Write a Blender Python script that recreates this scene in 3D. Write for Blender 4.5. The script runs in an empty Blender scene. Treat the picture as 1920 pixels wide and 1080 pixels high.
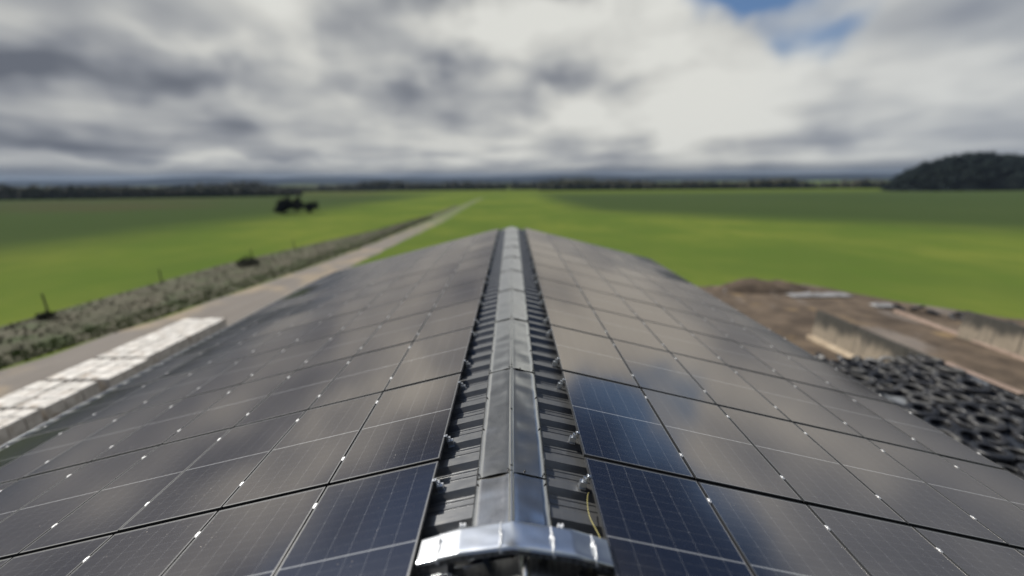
import bpy, math, random
from mathutils import Vector, Matrix, noise
rnd = random.Random(7)
R = math.radians
sc = bpy.context.scene
col = sc.collection

# ------------------------------------------------------------------ camera
CZ = 9.5                                    # eye height above the yard
f_, p_, yaw_, roll_ = 768.2, .2657, -.0015, -.0081
cy, sy, cp, sp, cr, sr = (math.cos(yaw_), math.sin(yaw_), math.cos(p_), math.sin(p_), math.cos(roll_), math.sin(roll_))
xc = Vector((cy, -sy, 0)); fw = Vector((sy*cp, cy*cp, -sp)); dn = Vector((-sy*sp, -cy*sp, -cp))
right = xc*cr - dn*sr; down = xc*sr + dn*cr
cam_d = bpy.data.cameras.new('camera'); cam = bpy.data.objects.new('camera', cam_d); col.objects.link(cam)
m = Matrix((right, -down, -fw)).transposed().to_4x4(); m.translation = Vector((0, 0, CZ)); cam.matrix_world = m
cam_d.sensor_width = 36; cam_d.lens = f_/1920*36; cam_d.clip_end = 20000; cam_d.clip_start = .05
cam_d.dof.use_dof = True; cam_d.dof.focus_distance = 4.4
APERTURE = .070
cam_d.dof.aperture_fstop = cam_d.lens/1000/APERTURE
sc.camera = cam

# ------------------------------------------------------------------ light
SUN_AZ, SUN_EL = -63, 44                    # degrees clockwise from the ridge line (+Y), above the horizon
sun_d = bpy.data.lights.new('sun', 'SUN'); sun_d.energy = 4.9; sun_d.angle = R(.5); sun_d.color = (1, .95, .87)
sun = bpy.data.objects.new('sun', sun_d); col.objects.link(sun)
sdir = Vector((math.sin(R(SUN_AZ))*math.cos(R(SUN_EL)), math.cos(R(SUN_AZ))*math.cos(R(SUN_EL)), math.sin(R(SUN_EL))))
sun.rotation_euler = sdir.to_track_quat('Z', 'Y').to_euler(); sun.location = (0, 0, 40)
sc.view_settings.view_transform = 'Standard'; sc.view_settings.look = 'None'
sc.view_settings.exposure = .5; sc.view_settings.gamma = 1
sc.cycles.max_bounces = 6; sc.cycles.use_denoising = True

class NT:
    """small node-tree writer"""
    def __init__(s, tree): s.t = tree; s.n = tree.nodes; s.l = tree.links
    def node(s, kind, **kw):
        n = s.n.new(kind)
        for k, v in kw.items(): setattr(n, k, v)
        return n
    def put(s, sock, v):
        if isinstance(v, bpy.types.NodeSocket): s.l.new(v, sock)
        elif v is not None: sock.default_value = v
    def math(s, op, a, b=None, c=None, clamp=False):
        n = s.node('ShaderNodeMath', operation=op, use_clamp=clamp)
        for i, v in enumerate((a, b, c)): s.put(n.inputs[i], v) if v is not None else None
        return n.outputs[0]
    def vec(s, op, a, b=None):
        n = s.node('ShaderNodeVectorMath', operation=op); s.put(n.inputs[0], a)
        if b is not None: s.put(n.inputs[3 if op == 'SCALE' else 1], b)
        return n.outputs[0]
    def noise(s, v, scale, detail=3, rough=.5, dist=0):
        n = s.node('ShaderNodeTexNoise'); s.put(n.inputs['Vector'], v); n.inputs['Scale'].default_value = scale
        n.inputs['Detail'].default_value = detail; n.inputs['Roughness'].default_value = rough; n.inputs['Distortion'].default_value = dist
        return n.outputs[0]
    def ramp(s, fac, stops, interp='LINEAR'):
        n = s.node('ShaderNodeValToRGB'); r = n.color_ramp; r.interpolation = interp
        while len(r.elements) < len(stops): r.elements.new(.5)
        for e, (pos, c) in zip(r.elements, stops):
            e.position = pos; e.color = tuple(c)+(1,) if not isinstance(c, (int, float)) else (c, c, c, 1)
        s.put(n.inputs[0], fac); return n.outputs[0]
    def mix(s, fac, a, b):
        n = s.node('ShaderNodeMix', data_type='RGBA'); s.put(n.inputs[0], fac)
        for sock, v in ((n.inputs[6], a), (n.inputs[7], b)):
            s.put(sock, v if isinstance(v, bpy.types.NodeSocket) else tuple(v)+(1,))
        return n.outputs[2]
    def sep(s, v):
        n = s.node('ShaderNodeSeparateXYZ'); s.put(n.inputs[0], v); return n.outputs
    def comb(s, x, y, z):
        n = s.node('ShaderNodeCombineXYZ')
        for i, v in enumerate((x, y, z)): s.put(n.inputs[i], v)
        return n.outputs[0]
    def step(s, a, lo, hi):
        n = s.node('ShaderNodeMapRange', interpolation_type='SMOOTHSTEP'); s.put(n.inputs[0], a)
        s.put(n.inputs[1], lo); s.put(n.inputs[2], hi); return n.outputs[0]

world = bpy.data.worlds.new('World'); sc.world = world; world.use_nodes = True
w = NT(world.node_tree); w.n.clear()
skyt = w.node('ShaderNodeTexSky', sky_type='NISHITA', sun_disc=False, sun_elevation=R(SUN_EL), sun_rotation=R(SUN_AZ))
geo = w.node('ShaderNodeTexCoord').outputs['Generated']
dx, dy, dz = w.sep(geo)
zz = w.math('MAXIMUM', dz, 0.0)
den = w.math('ADD', zz, .085)
flat = w.comb(w.math('DIVIDE', dx, den), w.math('DIVIDE', dy, den), w.math('MULTIPLY', dz, 1.5))
n1 = w.noise(flat, .62, 2.6, .42, .3)
n2 = w.noise(w.vec('MULTIPLY', geo, (1, 1, 2.1)), 6.5, 2.2, .45, .2)
# azimuth and elevation of a direction, in degrees, bent a little so that cloud edges wander
az = w.math('MULTIPLY', w.math('ARCTAN2', dx, dy), 57.2958)
el = w.math('MULTIPLY', w.math('ARCSINE', dz), 57.2958)
el0 = el
az = w.math('ADD', az, w.math('MULTIPLY', w.math('SUBTRACT', w.noise(geo, 9, 2, .45), .5), 13))
el = w.math('ADD', el, w.math('MULTIPLY', w.math('SUBTRACT', w.noise(w.vec('ADD', geo, (3, 7, 1)), 10, 2, .45), .5), 6))
def spots(lst):
    tot = None
    for a, e, sa, se, amt in lst:
        u = w.math('DIVIDE', w.math('SUBTRACT', az, a), sa); v = w.math('DIVIDE', w.math('SUBTRACT', el, e), se)
        g = w.math('MULTIPLY', w.math('EXPONENT', w.math('MULTIPLY', w.math('ADD', w.math('MULTIPLY', u, u), w.math('MULTIPLY', v, v)), -1)), amt)
        tot = g if tot is None else w.math('ADD', tot, g)
    return tot
cl = w.math('ADD', w.math('MULTIPLY', w.math('SUBTRACT', n1, .5), 1.1), w.math('MULTIPLY', w.math('SUBTRACT', n2, .5), 1.2))
cl = w.math('ADD', cl, spots([  # az, el, width, height, brighter / darker
    (-48, 9.3, 9, 1.6, -.5), (-34, 9.7, 7, 1.3, -.45), (-46, 3.6, 10, 1.2, -.42), (-32, 5.2, 3, 1.3, -.4),
    (-7, 13.6, 5, 2.2, -.38), (-15, 8.6, 6, 3.0, -.33), (8, 11.3, 6, 1.8, -.33), (-21, 16.5, 4, 2.4, -.33),
    (-26, 2.6, 3, 1.5, -.22), (39, 3.8, 2.4, 1.8, -.3), (15, 3.5, 3, 1.4, -.2), (-12, 2.5, 4, 1.6, -.2), (27, 3.0, 3, 1.2, -.15),
    (-40, 13.5, 9, 1.6, .25), (-30, 13.0, 7, 1.3, .22), (20, 13, 10, 6, .32), (3, 17.5, 14, 3, .3), (-45, 7, 24, 14, -.10), (-63, 9, 14, 15, -.55), (61, 12, 12, 10, -.55), (5, 7.3, 5, .9, .2), (26, 8.5, 13, 5.5, .34), (-20, 45, 16, 5.5, 1.3), (12, 6.5, 7, 2.5, .2), (-28, 14, 8, 3.5, .22),
    (-45, 6.3, 6, 1.2, .12), (-22, 4.3, 4, 1.2, .1), (42, 8, 9, 3.5, .12), (-37, 1.8, 16, .5, .2), (-10, 12, 14, 1.0, .1)]))
cl = w.math('ADD', w.math('MULTIPLY', cl, .86), .655)
horizon = w.step(el0, 2.6, -.9)
cl = w.math('SUBTRACT', cl, w.math('MULTIPLY', horizon, .12))
high = w.step(el, 17.5, 26)
cl = w.math('SUBTRACT', cl, w.math('MULTIPLY', w.math('SUBTRACT', high, w.step(el, 38, 45)), .78))
ccol = w.ramp(cl, [(0, (.135, .148, .178)), (.28, (.245, .26, .288)), (.55, (.41, .42, .425)), (.82, (.61, .61, .58)), (1, (.71, .71, .67))])
cool = w.step(az, 22, 50)
ccol = w.mix(w.math('MULTIPLY', cool, .35), ccol, w.mix(.5, ccol, (.40, .47, .58)))
ccol = w.mix(w.math('MULTIPLY', w.step(el0, 2.0, -.5), .92), ccol, (.052, .066, .095))
hb = w.math('MULTIPLY', w.step(el, 19, 27), w.step(el, 44, 38))
ccol = w.vec('SCALE', ccol, w.math('SUBTRACT', 7.1, w.math('MULTIPLY', hb, 4.6)))
blue = w.math('ADD', spots([(27, 18.8, 6.2, 3.2, 1.3), (33.5, 13.2, 4.2, 2.2, .8), (30, 27, 9, 6.5, 1.3), (44, 26, 14, 7.5, 1.3), (27, 44, 14, 5.5, 1.4), (-40, 31, 18, 7, 1.2)]),
              w.math('MULTIPLY', high, w.step(n1, .62, .38)))
blue = w.math('ADD', blue, w.math('MULTIPLY', w.math('MULTIPLY', w.step(dy, .25, -.35), w.step(n1, .70, .42)), .9))
blue = w.step(blue, .22, 1.12)
zen = w.step(el, 37, 43)
nis = w.vec('MULTIPLY', skyt.outputs[0], w.mix(zen, w.mix(w.step(el, 19, 25), (.46, .55, .66), (.085, .12, .18)), (1.0, 1.15, 1.35)))
nis = w.vec('SCALE', nis, w.math('ADD', .55, w.math('MULTIPLY', w.step(dy, -.5, .2), .45)))
fin = w.mix(blue, ccol, nis)
bg = w.node('ShaderNodeBackground'); w.put(bg.inputs[0], fin); bg.inputs[1].default_value = .1
w.put(w.node('ShaderNodeOutputWorld').inputs[0], bg.outputs[0])

# ------------------------------------------------------------------ materials
def mat(name, base, rough=.6, metal=0, spec=.5, build=None):
    m = bpy.data.materials.new(name); m.use_nodes = True; t = NT(m.node_tree); b = t.n['Principled BSDF']
    b.inputs['Base Color'].default_value = tuple(base)+(1,); b.inputs['Roughness'].default_value = rough
    b.inputs['Metallic'].default_value = metal; b.inputs['Specular IOR Level'].default_value = spec
    if build: build(t, b)
    return m
def objco(t): return t.node('ShaderNodeTexCoord').outputs['Object']
def bump(t, b, h, strength, dist=.01):
    n = t.node('ShaderNodeBump'); n.inputs['Strength'].default_value = strength; n.inputs['Distance'].default_value = dist
    t.put(n.inputs['Height'], h); t.put(b.inputs['Normal'], n.outputs[0])

PL, PW = 1.773, 1.134                       # panel length along the ridge, width down the slope
PITCHY, PITCHX = 1.8185, 1.154
def cells(t, b):
    o = t.node('ShaderNodeTexCoord').outputs['Object']; x, y, z = t.sep(o)
    rn = t.node('ShaderNodeObjectInfo').outputs['Random']
    def lines(v, pitch, off, half):         # 1 on a line every pitch
        q = t.math('PINGPONG', t.math('SUBTRACT', v, off), pitch/2)
        return t.math('LESS_THAN', q, half), q
    cw = (PW-.03)/6
    lx, qx = lines(x, cw, .015, .0012)
    ymid = t.math('ABSOLUTE', t.math('SUBTRACT', y, PL/2))
    ch = (PL/2-.026)/9
    ly, qy = lines(ymid, ch, .009, .0008)
    ly2, qy2 = lines(ymid, ch*2, .009, .001)
    bus, _ = lines(x, cw/10, .015+cw/20, .0005)
    fing = t.math('MULTIPLY', bus, .22)
    dia = t.math('LESS_THAN', t.math('ADD', qx, qy2), .0058)
    g = t.math('MAXIMUM', t.math('MULTIPLY', lx, .58), t.math('MULTIPLY', ly, .36))
    g = t.math('MAXIMUM', g, fing); g = t.math('MAXIMUM', g, t.math('MULTIPLY', dia, .62))
    midbar = t.math('LESS_THAN', ymid, .0052)
    edge = t.math('MAXIMUM', t.math('GREATER_THAN', t.math('ABSOLUTE', t.math('SUBTRACT', x, PW/2)), PW/2-.0165),
                  t.math('GREATER_THAN', ymid, PL/2-.0175))
    g = t.math('MAXIMUM', g, midbar)
    g = t.math('MAXIMUM', g, t.math('MULTIPLY', edge, .75))
    po = t.vec('ADD', o, t.vec('SCALE', t.comb(1, 1, 1), t.math('MULTIPLY', rn, 50)))
    cellc = t.mix(t.noise(po, .9, 2), (.0045, .0065, .016), (.007, .008, .014))
    c = t.mix(g, cellc, (.27, .28, .29))
    # dried drops, bird marks and a film of dust
    vo = t.node('ShaderNodeTexVoronoi', feature='F1'); vo.inputs['Scale'].default_value = 26; t.put(vo.inputs['Vector'], t.vec('ADD', po, t.vec('SCALE', t.node('ShaderNodeTexNoise').outputs['Color'], .02)))
    area = t.step(t.noise(po, 2.2, 3, .6), .50, .70)
    dots = t.math('MULTIPLY', t.step(vo.outputs['Distance'], .20, .08), t.math('MULTIPLY', area, t.math('GREATER_THAN', t.sep(vo.outputs['Color'])[0], .62)))
    streak = t.math('MULTIPLY', t.step(t.noise(t.vec('MULTIPLY', po, (6, 30, 1)), 1.2, 4, .6), .66, .74), .5)
    film = t.math('ADD', .003, t.math('MULTIPLY', t.noise(po, 3, 5, .6), .016))
    dirt = t.math('MAXIMUM', t.math('MAXIMUM', t.math('MULTIPLY', dots, .30), film), t.math('MULTIPLY', t.math('MULTIPLY', streak, area), .22))
    c = t.mix(dirt, c, (.32, .31, .29))
    t.put(b.inputs['Base Color'], c)
    t.put(b.inputs['Roughness'], t.math('ADD', .085, t.math('MULTIPLY', dirt, .7)))
    # every laminate sits and bows a little differently in its frame
    wn = t.node('ShaderNodeTexWhiteNoise', noise_dimensions='1D'); t.put(wn.inputs['W'], rn)
    off = t.vec('SCALE', t.vec('SUBTRACT', wn.outputs['Color'], (.5, .5, .5)), .021)
    nn = t.vec('NORMALIZE', t.vec('ADD', t.node('ShaderNodeNewGeometry').outputs['Normal'], off))
    n = t.node('ShaderNodeBump'); n.inputs['Strength'].default_value = .05; n.inputs['Distance'].default_value = .0006
    t.put(n.inputs['Height'], t.noise(po, 340, 2, .6)); t.put(n.inputs['Normal'], nn); t.put(b.inputs['Normal'], n.outputs[0])
    b.inputs['IOR'].default_value = 3.5; b.inputs['Specular IOR Level'].default_value = .66; b.inputs['Specular Tint'].default_value = (1, .90, .80, 1)
M = {}
M['glass'] = mat('panel_glass', (0, 0, 0), .1, 0, .5, cells)
M['frame'] = mat('panel_frame', (.13, .132, .135), .34, .85, .8)
def metal_wear(c0, c1, sc_, r0, r1, bs=.1):
    def f(t, b):
        o = objco(t); n = t.noise(o, sc_, 5, .6)
        t.put(b.inputs['Base Color'], t.mix(n, c0, c1)); t.put(b.inputs['Roughness'], t.math('ADD', r0, t.math('MULTIPLY', t.noise(o, sc_*1.7, 4), r1-r0)))
        bump(t, b, t.noise(o, sc_*3, 4, .6), bs, .002)
    return f
M['galv'] = mat('galvanised_steel', (.6, .62, .64), .35, 1, .5, metal_wear((.60, .63, .66), (.76, .78, .80), 5, .26, .32, .03))
M['clip'] = mat('clamp_aluminium', (.72, .73, .74), .45, .7)
def sheet(t, b):
    o = objco(t); n = t.noise(t.vec('MULTIPLY', o, (3, .8, 3)), 2.4, 6, .62)
    n2 = t.noise(t.vec('MULTIPLY', o, (2, 14, 2)), 3, 4, .6)
    c = t.mix(n, (.10, .106, .115), (.19, .194, .195)); c = t.mix(t.math('MULTIPLY', t.step(n2, .5, .75), .4), c, (.20, .19, .17)); b.inputs['Coat Weight'].default_value = .35; b.inputs['Coat Roughness'].default_value = .22
    t.put(b.inputs['Base Color'], c); t.put(b.inputs['Roughness'], t.math('ADD', .24, t.math('MULTIPLY', n2, .2)))
M['sheet'] = mat('roof_sheet_steel', (.06, .06, .06), .4, .62, .6, sheet)
def capm(t, b):
    o = objco(t); n = t.noise(o, 1.6, 5, .6); s = t.noise(t.vec('MULTIPLY', o, (1, 1, 1)), 14, 5, .65)
    c = t.mix(n, (.56, .565, .56), (.72, .72, .70))
    vo = t.node('ShaderNodeTexVoronoi'); vo.inputs['Scale'].default_value = 7; t.put(vo.inputs['Vector'], o)
    sp_ = t.math('MULTIPLY', t.step(vo.outputs['Distance'], .10, .03), t.math('GREATER_THAN', t.sep(vo.outputs['Color'])[1], .5))
    c = t.mix(t.math('MULTIPLY', sp_, .5), c, (.4, .39, .36))
    c = t.mix(t.math('MULTIPLY', t.step(s, .55, .75), .10), c, (.30, .29, .27))
    t.put(b.inputs['Base Color'], c); t.put(b.inputs['Roughness'], t.math('ADD', .19, t.math('MULTIPLY', s, .07)))
    bump(t, b, t.noise(o, 60, 3, .6), .12, .001)
M['cap'] = mat('ridge_flashing', (.1, .1, .1), .33, 1, .8, capm)
M['dark'] = mat('dark_fixing', (.02, .02, .022), .4, .3)
def mottled(c0, c1, s, rough=.9, c2=None, s2=None, bs=.3, bd=.03, coord=None):
    def f(t, b):
        o = objco(t) if coord is None else t.vec('MULTIPLY', objco(t), coord)
        n = t.noise(o, s, 6, .62); c = t.mix(t.step(n, .3, .7), c0, c1)
        if c2: c = t.mix(t.step(t.noise(t.vec('ADD', o, (5, 3, 9)), s2, 5, .6), .50, .66), c, c2)
        t.put(b.inputs['Base Color'], c); b.inputs['Roughness'].default_value = rough
        bump(t, b, t.noise(o, s*6, 5, .65), bs, bd)
    return f
M['tyre'] = mat('tyre_rubber', (.02, .02, .02), .6, 0, .5, mottled((.008, .009, .012), (.020, .021, .024), 4, .5, (.085, .085, .08), 2.2))
def tyrem(t, b):
    rn = t.node('ShaderNodeObjectInfo').outputs['Random']; o = t.vec('ADD', objco(t), t.vec('SCALE', (1, 1, 1), t.math('MULTIPLY', rn, 40)))
    z = t.sep(objco(t))[2]
    c = t.mix(rn, (.007, .008, .011), (.026, .026, .028))
    dust = t.math('MULTIPLY', t.step(t.noise(o, 2.6, 5, .65), .42, .66), t.math('MULTIPLY', t.step(z, .10, .24), t.step(rn, .1, .9)))
    c = t.mix(t.math('MULTIPLY', dust, .8), c, (.13, .128, .118))
    t.put(b.inputs['Base Color'], c); t.put(b.inputs['Roughness'], t.math('ADD', .42, t.math('MULTIPLY', dust, .4))); bump(t, b, t.noise(o, 30, 4), .3, .01)
M['tyre'] = mat('tyre_rubber', (.02, .02, .02), .5, 0, .5, tyrem)
M['film'] = mat('silage_film', (.02, .02, .025), .35, 0, .6, mottled((.012, .015, .020), (.035, .042, .055), 1.2, .38, (.16, .17, .18), .9, .5, .05))
def wallm(t, b):
    o = objco(t); x, y, z = t.sep(o)
    n = t.noise(t.vec('MULTIPLY', o, (1, 1.6, .25)), 1.6, 5, .65)
    stain = t.step(t.math('ADD', z, t.math('MULTIPLY', n, 1.5)), 1.05, 1.75)
    c = t.mix(t.noise(o, 3, 5), (.125, .108, .085), (.235, .20, .155)); c = t.mix(stain, c, (.035, .034, .030)); c = t.mix(t.math('MULTIPLY', t.step(t.noise(t.vec('MULTIPLY', o, (3, 3, .15)), 2, 4), .52, .66), .6), c, (.06, .056, .05))
    t.put(b.inputs['Base Color'], c); b.inputs['Roughness'].default_value = .9; bump(t, b, t.noise(o, 12, 5), .3, .02)
M['wall'] = mat('stained_concrete', (.3, .27, .22), .9, 0, .3, wallm)
M['curb'] = mat('pale_concrete', (.4, .33, .25), .9, 0, .3, mottled((.24, .19, .135), (.36, .30, .22), 2))
M['pink'] = mat('reddish_coping', (.4, .22, .17), .8, 0, .3, mottled((.17, .125, .10), (.25, .19, .155), 2, .8))
M['block'] = mat('pale_block', (.7, .66, .6), .85, 0, .3, mottled((.40, .385, .355), (.62, .60, .565), 2.6, .85, (.34, .29, .24), 1.5, .25, .01))
M['pallet'] = mat('pallet_wood', (.25, .18, .11), .9, 0, .3, mottled((.18, .13, .09), (.30, .23, .15), 6))
def fieldm(t, b):
    o = objco(t); x, y, z = t.sep(o)
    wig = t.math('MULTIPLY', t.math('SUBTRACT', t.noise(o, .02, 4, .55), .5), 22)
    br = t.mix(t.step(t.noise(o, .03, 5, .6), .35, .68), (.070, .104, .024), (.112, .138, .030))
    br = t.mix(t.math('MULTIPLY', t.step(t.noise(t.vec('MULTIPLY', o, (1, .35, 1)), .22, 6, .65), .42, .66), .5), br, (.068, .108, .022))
    cloud_shade = t.mix(t.noise(o, .012, 5, .6), (.034, .054, .021), (.048, .066, .027))
    # right: cloud shade painted into the grass colour beyond a line from (86,68) to (29,161); left: beyond one from (-64,50) to (-63,308)
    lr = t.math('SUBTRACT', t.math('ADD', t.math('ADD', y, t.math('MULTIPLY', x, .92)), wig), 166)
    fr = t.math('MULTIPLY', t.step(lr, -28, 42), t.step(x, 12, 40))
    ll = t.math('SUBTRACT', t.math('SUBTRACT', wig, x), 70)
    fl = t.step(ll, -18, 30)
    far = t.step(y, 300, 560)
    d2 = t.math('MAXIMUM', fr, fl); c = t.mix(d2, br, cloud_shade)
    olive = t.mix(t.noise(o, .004, 4, .6), (.035, .052, .022), (.075, .088, .025))
    olive = t.mix(t.step(x, -260, -60), olive, t.mix(.5, olive, (.10, .14, .02)))
    c = t.mix(far, c, olive)
    brown = t.math('MULTIPLY', t.step(ll, 30, 90), t.math('MULTIPLY', t.step(y, 90, 150), t.step(t.noise(t.vec('MULTIPLY', o, (.5, 1, 1)), .012, 3), .48, .6)))
    c = t.mix(t.math('MULTIPLY', brown, .6), c, (.055, .050, .030))
    t.put(b.inputs['Base Color'], c); b.inputs['Roughness'].default_value = .95
    b.inputs['Sheen Weight'].default_value = 0
    bump(t, b, t.noise(o, 5, 6, .7), .5, .1)
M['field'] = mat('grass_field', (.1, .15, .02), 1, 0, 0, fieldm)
def gravel(t, b):
    o = objco(t); x, y, z = t.sep(o)
    n = t.noise(t.vec('MULTIPLY', o, (1, .25, 1)), .8, 6, .65)
    c = t.mix(n, (.105, .096, .086), (.185, .166, .148)); c = t.mix(t.math('MULTIPLY', t.step(t.noise(o, .25, 4), .5, .65), .5), c, (.30, .235, .15))
    # ruts, and grass creeping in from the edges and taking over far out
    wob = t.math('MULTIPLY', t.math('SUBTRACT', t.noise(t.vec('MULTIPLY', o, (1, .3, 1)), .8, 4, .6), .5), 2.2)
    cx = t.math('ADD', t.math('ADD', x, 22.0), wob)
    side = t.step(t.math('ABSOLUTE', cx), 1.6, 4.2)
    gr = t.math('MAXIMUM', t.math('MULTIPLY', side, t.step(y, 60, 85)), t.step(y, 62, 140))
    c = t.mix(t.math('MULTIPLY', gr, .86), c, (.080, .110, .030))
    rut = t.step(t.math('ABSOLUTE', t.math('SUBTRACT', t.math('ABSOLUTE', t.math('ADD', t.math('MULTIPLY', wob, .3), t.math('ADD', x, 22.6))), 1.0)), .1, .6)
    c = t.mix(t.math('MULTIPLY', t.math('SUBTRACT', 1, rut), .35), c, (.12, .105, .09))
    t.put(b.inputs['Base Color'], c); b.inputs['Roughness'].default_value = .95; bump(t, b, t.noise(o, 25, 5, .7), .5, .03)
M['gravel'] = mat('gravel_track', (.2, .18, .15), .95, 0, .2, gravel)
def soil(t, b):
    o = objco(t)
    c = t.mix(t.step(t.noise(o, .5, 6, .65), .3, .7), (.048, .037, .028), (.115, .088, .064))
    c = t.mix(t.math('MULTIPLY', t.step(t.noise(t.vec('MULTIPLY', o, (1, .4, 1)), .35, 5, .6), .55, .68), .6), c, (.18, .16, .145))
    c = t.mix(t.math('MULTIPLY', t.step(t.noise(t.vec('ADD', o, (9, 1, 4)), .3, 5, .6), .58, .70), .7), c, (.22, .155, .08))
    t.put(b.inputs['Base Color'], c); b.inputs['Roughness'].default_value = .92; bump(t, b, t.noise(o, 9, 6, .7), .6, .06)
M['soil'] = mat('clamp_soil', (.12, .09, .06), .95, 0, .2, soil)
M['bank'] = mat('rough_bank', (.06, .06, .03), .95, 0, .2, mottled((.042, .044, .024), (.072, .066, .044), .35, .95, (.042, .058, .022), .35, .3, .05))
M['tuft'] = mat('rough_grass', (.09, .085, .04), .9, 0, .2, mottled((.045, .048, .026), (.080, .073, .048), .4, .9, (.055, .072, .03), .3, .1))
M['verge'] = mat('verge_grass', (.06, .1, .02), .9, 0, .2, mottled((.06, .085, .022), (.095, .125, .035), .9, .9))
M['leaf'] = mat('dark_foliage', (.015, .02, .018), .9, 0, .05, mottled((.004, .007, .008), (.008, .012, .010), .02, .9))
M['leaf2'] = mat('hedge_foliage', (.03, .035, .02), .9, 0, .2, mottled((.026, .033, .020), (.055, .054, .034), .02, .9))
M['bark'] = mat('bark', (.05, .04, .03), .9, 0, .2, mottled((.03, .025, .02), (.07, .055, .04), 3))
M['hill'] = mat('far_hill', (.03, .04, .05), 1, 0, 0, mottled((.010, .016, .028), (.018, .024, .036), .0018, .95, (.022, .026, .024), .003))
M['post'] = mat('post_wood', (.08, .07, .055), .9, 0, .2, mottled((.05, .042, .035), (.11, .095, .075), 5))
M['white'] = mat('white_sheeting', (.6, .6, .62), .5, 0, .4, mottled((.12, .118, .115), (.26, .26, .265), 1.5, .6))
M['cable'] = mat('yellow_green_cable', (.30, .27, .10), .5, 0, .4)
M['plaster'] = mat('barn_cladding', (.3, .3, .28), .8, 0, .3, mottled((.22, .22, .20), (.32, .31, .29), 1))

# ------------------------------------------------------------------ mesh helpers
class MB:
    def __init__(s): s.v = []; s.f = []; s.sm = []
    def add(s, vs, fs, smooth=False):
        o = len(s.v); s.v += [tuple(v) for v in vs]; s.f += [tuple(i+o for i in f) for f in fs]; s.sm += [smooth]*len(fs); return s
    def box(s, x0, x1, y0, y1, z0, z1, mtx=None):
        vs = [Vector((x, y, z)) for z in (z0, z1) for y in (y0, y1) for x in (x0, x1)]
        if mtx: vs = [mtx @ v for v in vs]
        return s.add(vs, [(0, 2, 3, 1), (4, 5, 7, 6), (0, 1, 5, 4), (2, 6, 7, 3), (0, 4, 6, 2), (1, 3, 7, 5)])
    def bbox(s, x0, x1, y0, y1, z0, z1, b=.01, mtx=None):       # box with chamfered top rim
        vs = [(x0, y0, z0), (x1, y0, z0), (x1, y1, z0), (x0, y1, z0), (x0, y0, z1-b), (x1, y0, z1-b), (x1, y1, z1-b), (x0, y1, z1-b),
              (x0+b, y0+b, z1), (x1-b, y0+b, z1), (x1-b, y1-b, z1), (x0+b, y1-b, z1)]
        vs = [Vector(v) for v in vs]
        if mtx: vs = [mtx @ v for v in vs]
        fs = [(3, 2, 1, 0), (8, 9, 10, 11)]
        for i in range(4):
            j = (i+1) % 4; fs += [(i, j, 4+j, 4+i), (4+i, 4+j, 8+j, 8+i)]
        return s.add(vs, fs)
    def tube(s, pts, r, n=8, r2=None, caps=True, smooth=True):
        pts = [Vector(p) for p in pts]; rings = []
        for i, p in enumerate(pts):
            d = (pts[min(i+1, len(pts)-1)]-pts[max(i-1, 0)]).normalized(); a = d.orthogonal().normalized() if i == 0 else (a-d*a.dot(d)).normalized(); b = d.cross(a)
            rr = r if r2 is None else r+(r2-r)*i/(len(pts)-1)
            rings.append([p+(a*math.cos(2*math.pi*k/n)+b*math.sin(2*math.pi*k/n))*rr for k in range(n)])
        vs = [v for r_ in rings for v in r_]; fs = []
        for i in range(len(pts)-1):
            for k in range(n): fs.append((i*n+k, i*n+(k+1) % n, (i+1)*n+(k+1) % n, (i+1)*n+k))
        s.add(vs, fs, smooth)
        if caps: s.add(rings[0], [tuple(range(n))[::-1]]); s.add(rings[-1], [tuple(range(n))])
        return s
    def grid(s, rows, smooth=True, flip=False):
        n = len(rows[0]); fs = []
        for i in range(len(rows)-1):
            for k in range(n-1):
                q = (i*n+k, i*n+k+1, (i+1)*n+k+1, (i+1)*n+k); fs.append(q[::-1] if flip else q)
        return s.add([v for r_ in rows for v in r_], fs, smooth)
    def blob(s, c, r, sub=1, jit=.25, sq=1.0, rg=rnd):
        phi = (1+5**.5)/2
        vs = [Vector(v).normalized() for v in [(-1, phi, 0), (1, phi, 0), (-1, -phi, 0), (1, -phi, 0), (0, -1, phi), (0, 1, phi), (0, -1, -phi), (0, 1, -phi), (phi, 0, -1), (phi, 0, 1), (-phi, 0, -1), (-phi, 0, 1)]]
        fs = [(0, 11, 5), (0, 5, 1), (0, 1, 7), (0, 7, 10), (0, 10, 11), (1, 5, 9), (5, 11, 4), (11, 10, 2), (10, 7, 6), (7, 1, 8), (3, 9, 4), (3, 4, 2), (3, 2, 6), (3, 6, 8), (3, 8, 9), (4, 9, 5), (2, 4, 11), (6, 2, 10), (8, 6, 7), (9, 8, 1)]
        c = Vector(c)
        out = []
        for v in vs:
            k = r*(1+rg.uniform(-jit, jit)); out.append(c+Vector((v.x*k, v.y*k, v.z*k*sq)))
        return s.add(out, fs)
    def mesh(s, name, m):
        me = bpy.data.meshes.new(name); me.from_pydata(s.v, [], s.f); me.polygons.foreach_set('use_smooth', s.sm); me.materials.append(m); me.update(); return me
def link(name, me, parent=None, loc=None):
    o = bpy.data.objects.new(name, me); col.objects.link(o)
    if parent: o.parent = parent
    if loc is not None: o.location = loc
    return o
def empty(name, loc=(0, 0, 0)):
    o = bpy.data.objects.new(name, None); o.empty_display_size = .1; col.objects.link(o); o.location = loc; return o
def tag(o, label, cat, group=None):
    o['label'] = label; o['category'] = cat
    if group: o['group'] = group
    return o
def structure(o): o['kind'] = 'structure'; return o
def stuff(o, label, cat): o['kind'] = 'stuff'; o['label'] = label; o['category'] = cat; return o
ORD = ['first', 'second', 'third', 'fourth', 'fifth', 'sixth', 'seventh', 'eighth', 'ninth', 'tenth', 'eleventh', 'twelfth', 'thirteenth']
SL = .018
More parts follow.
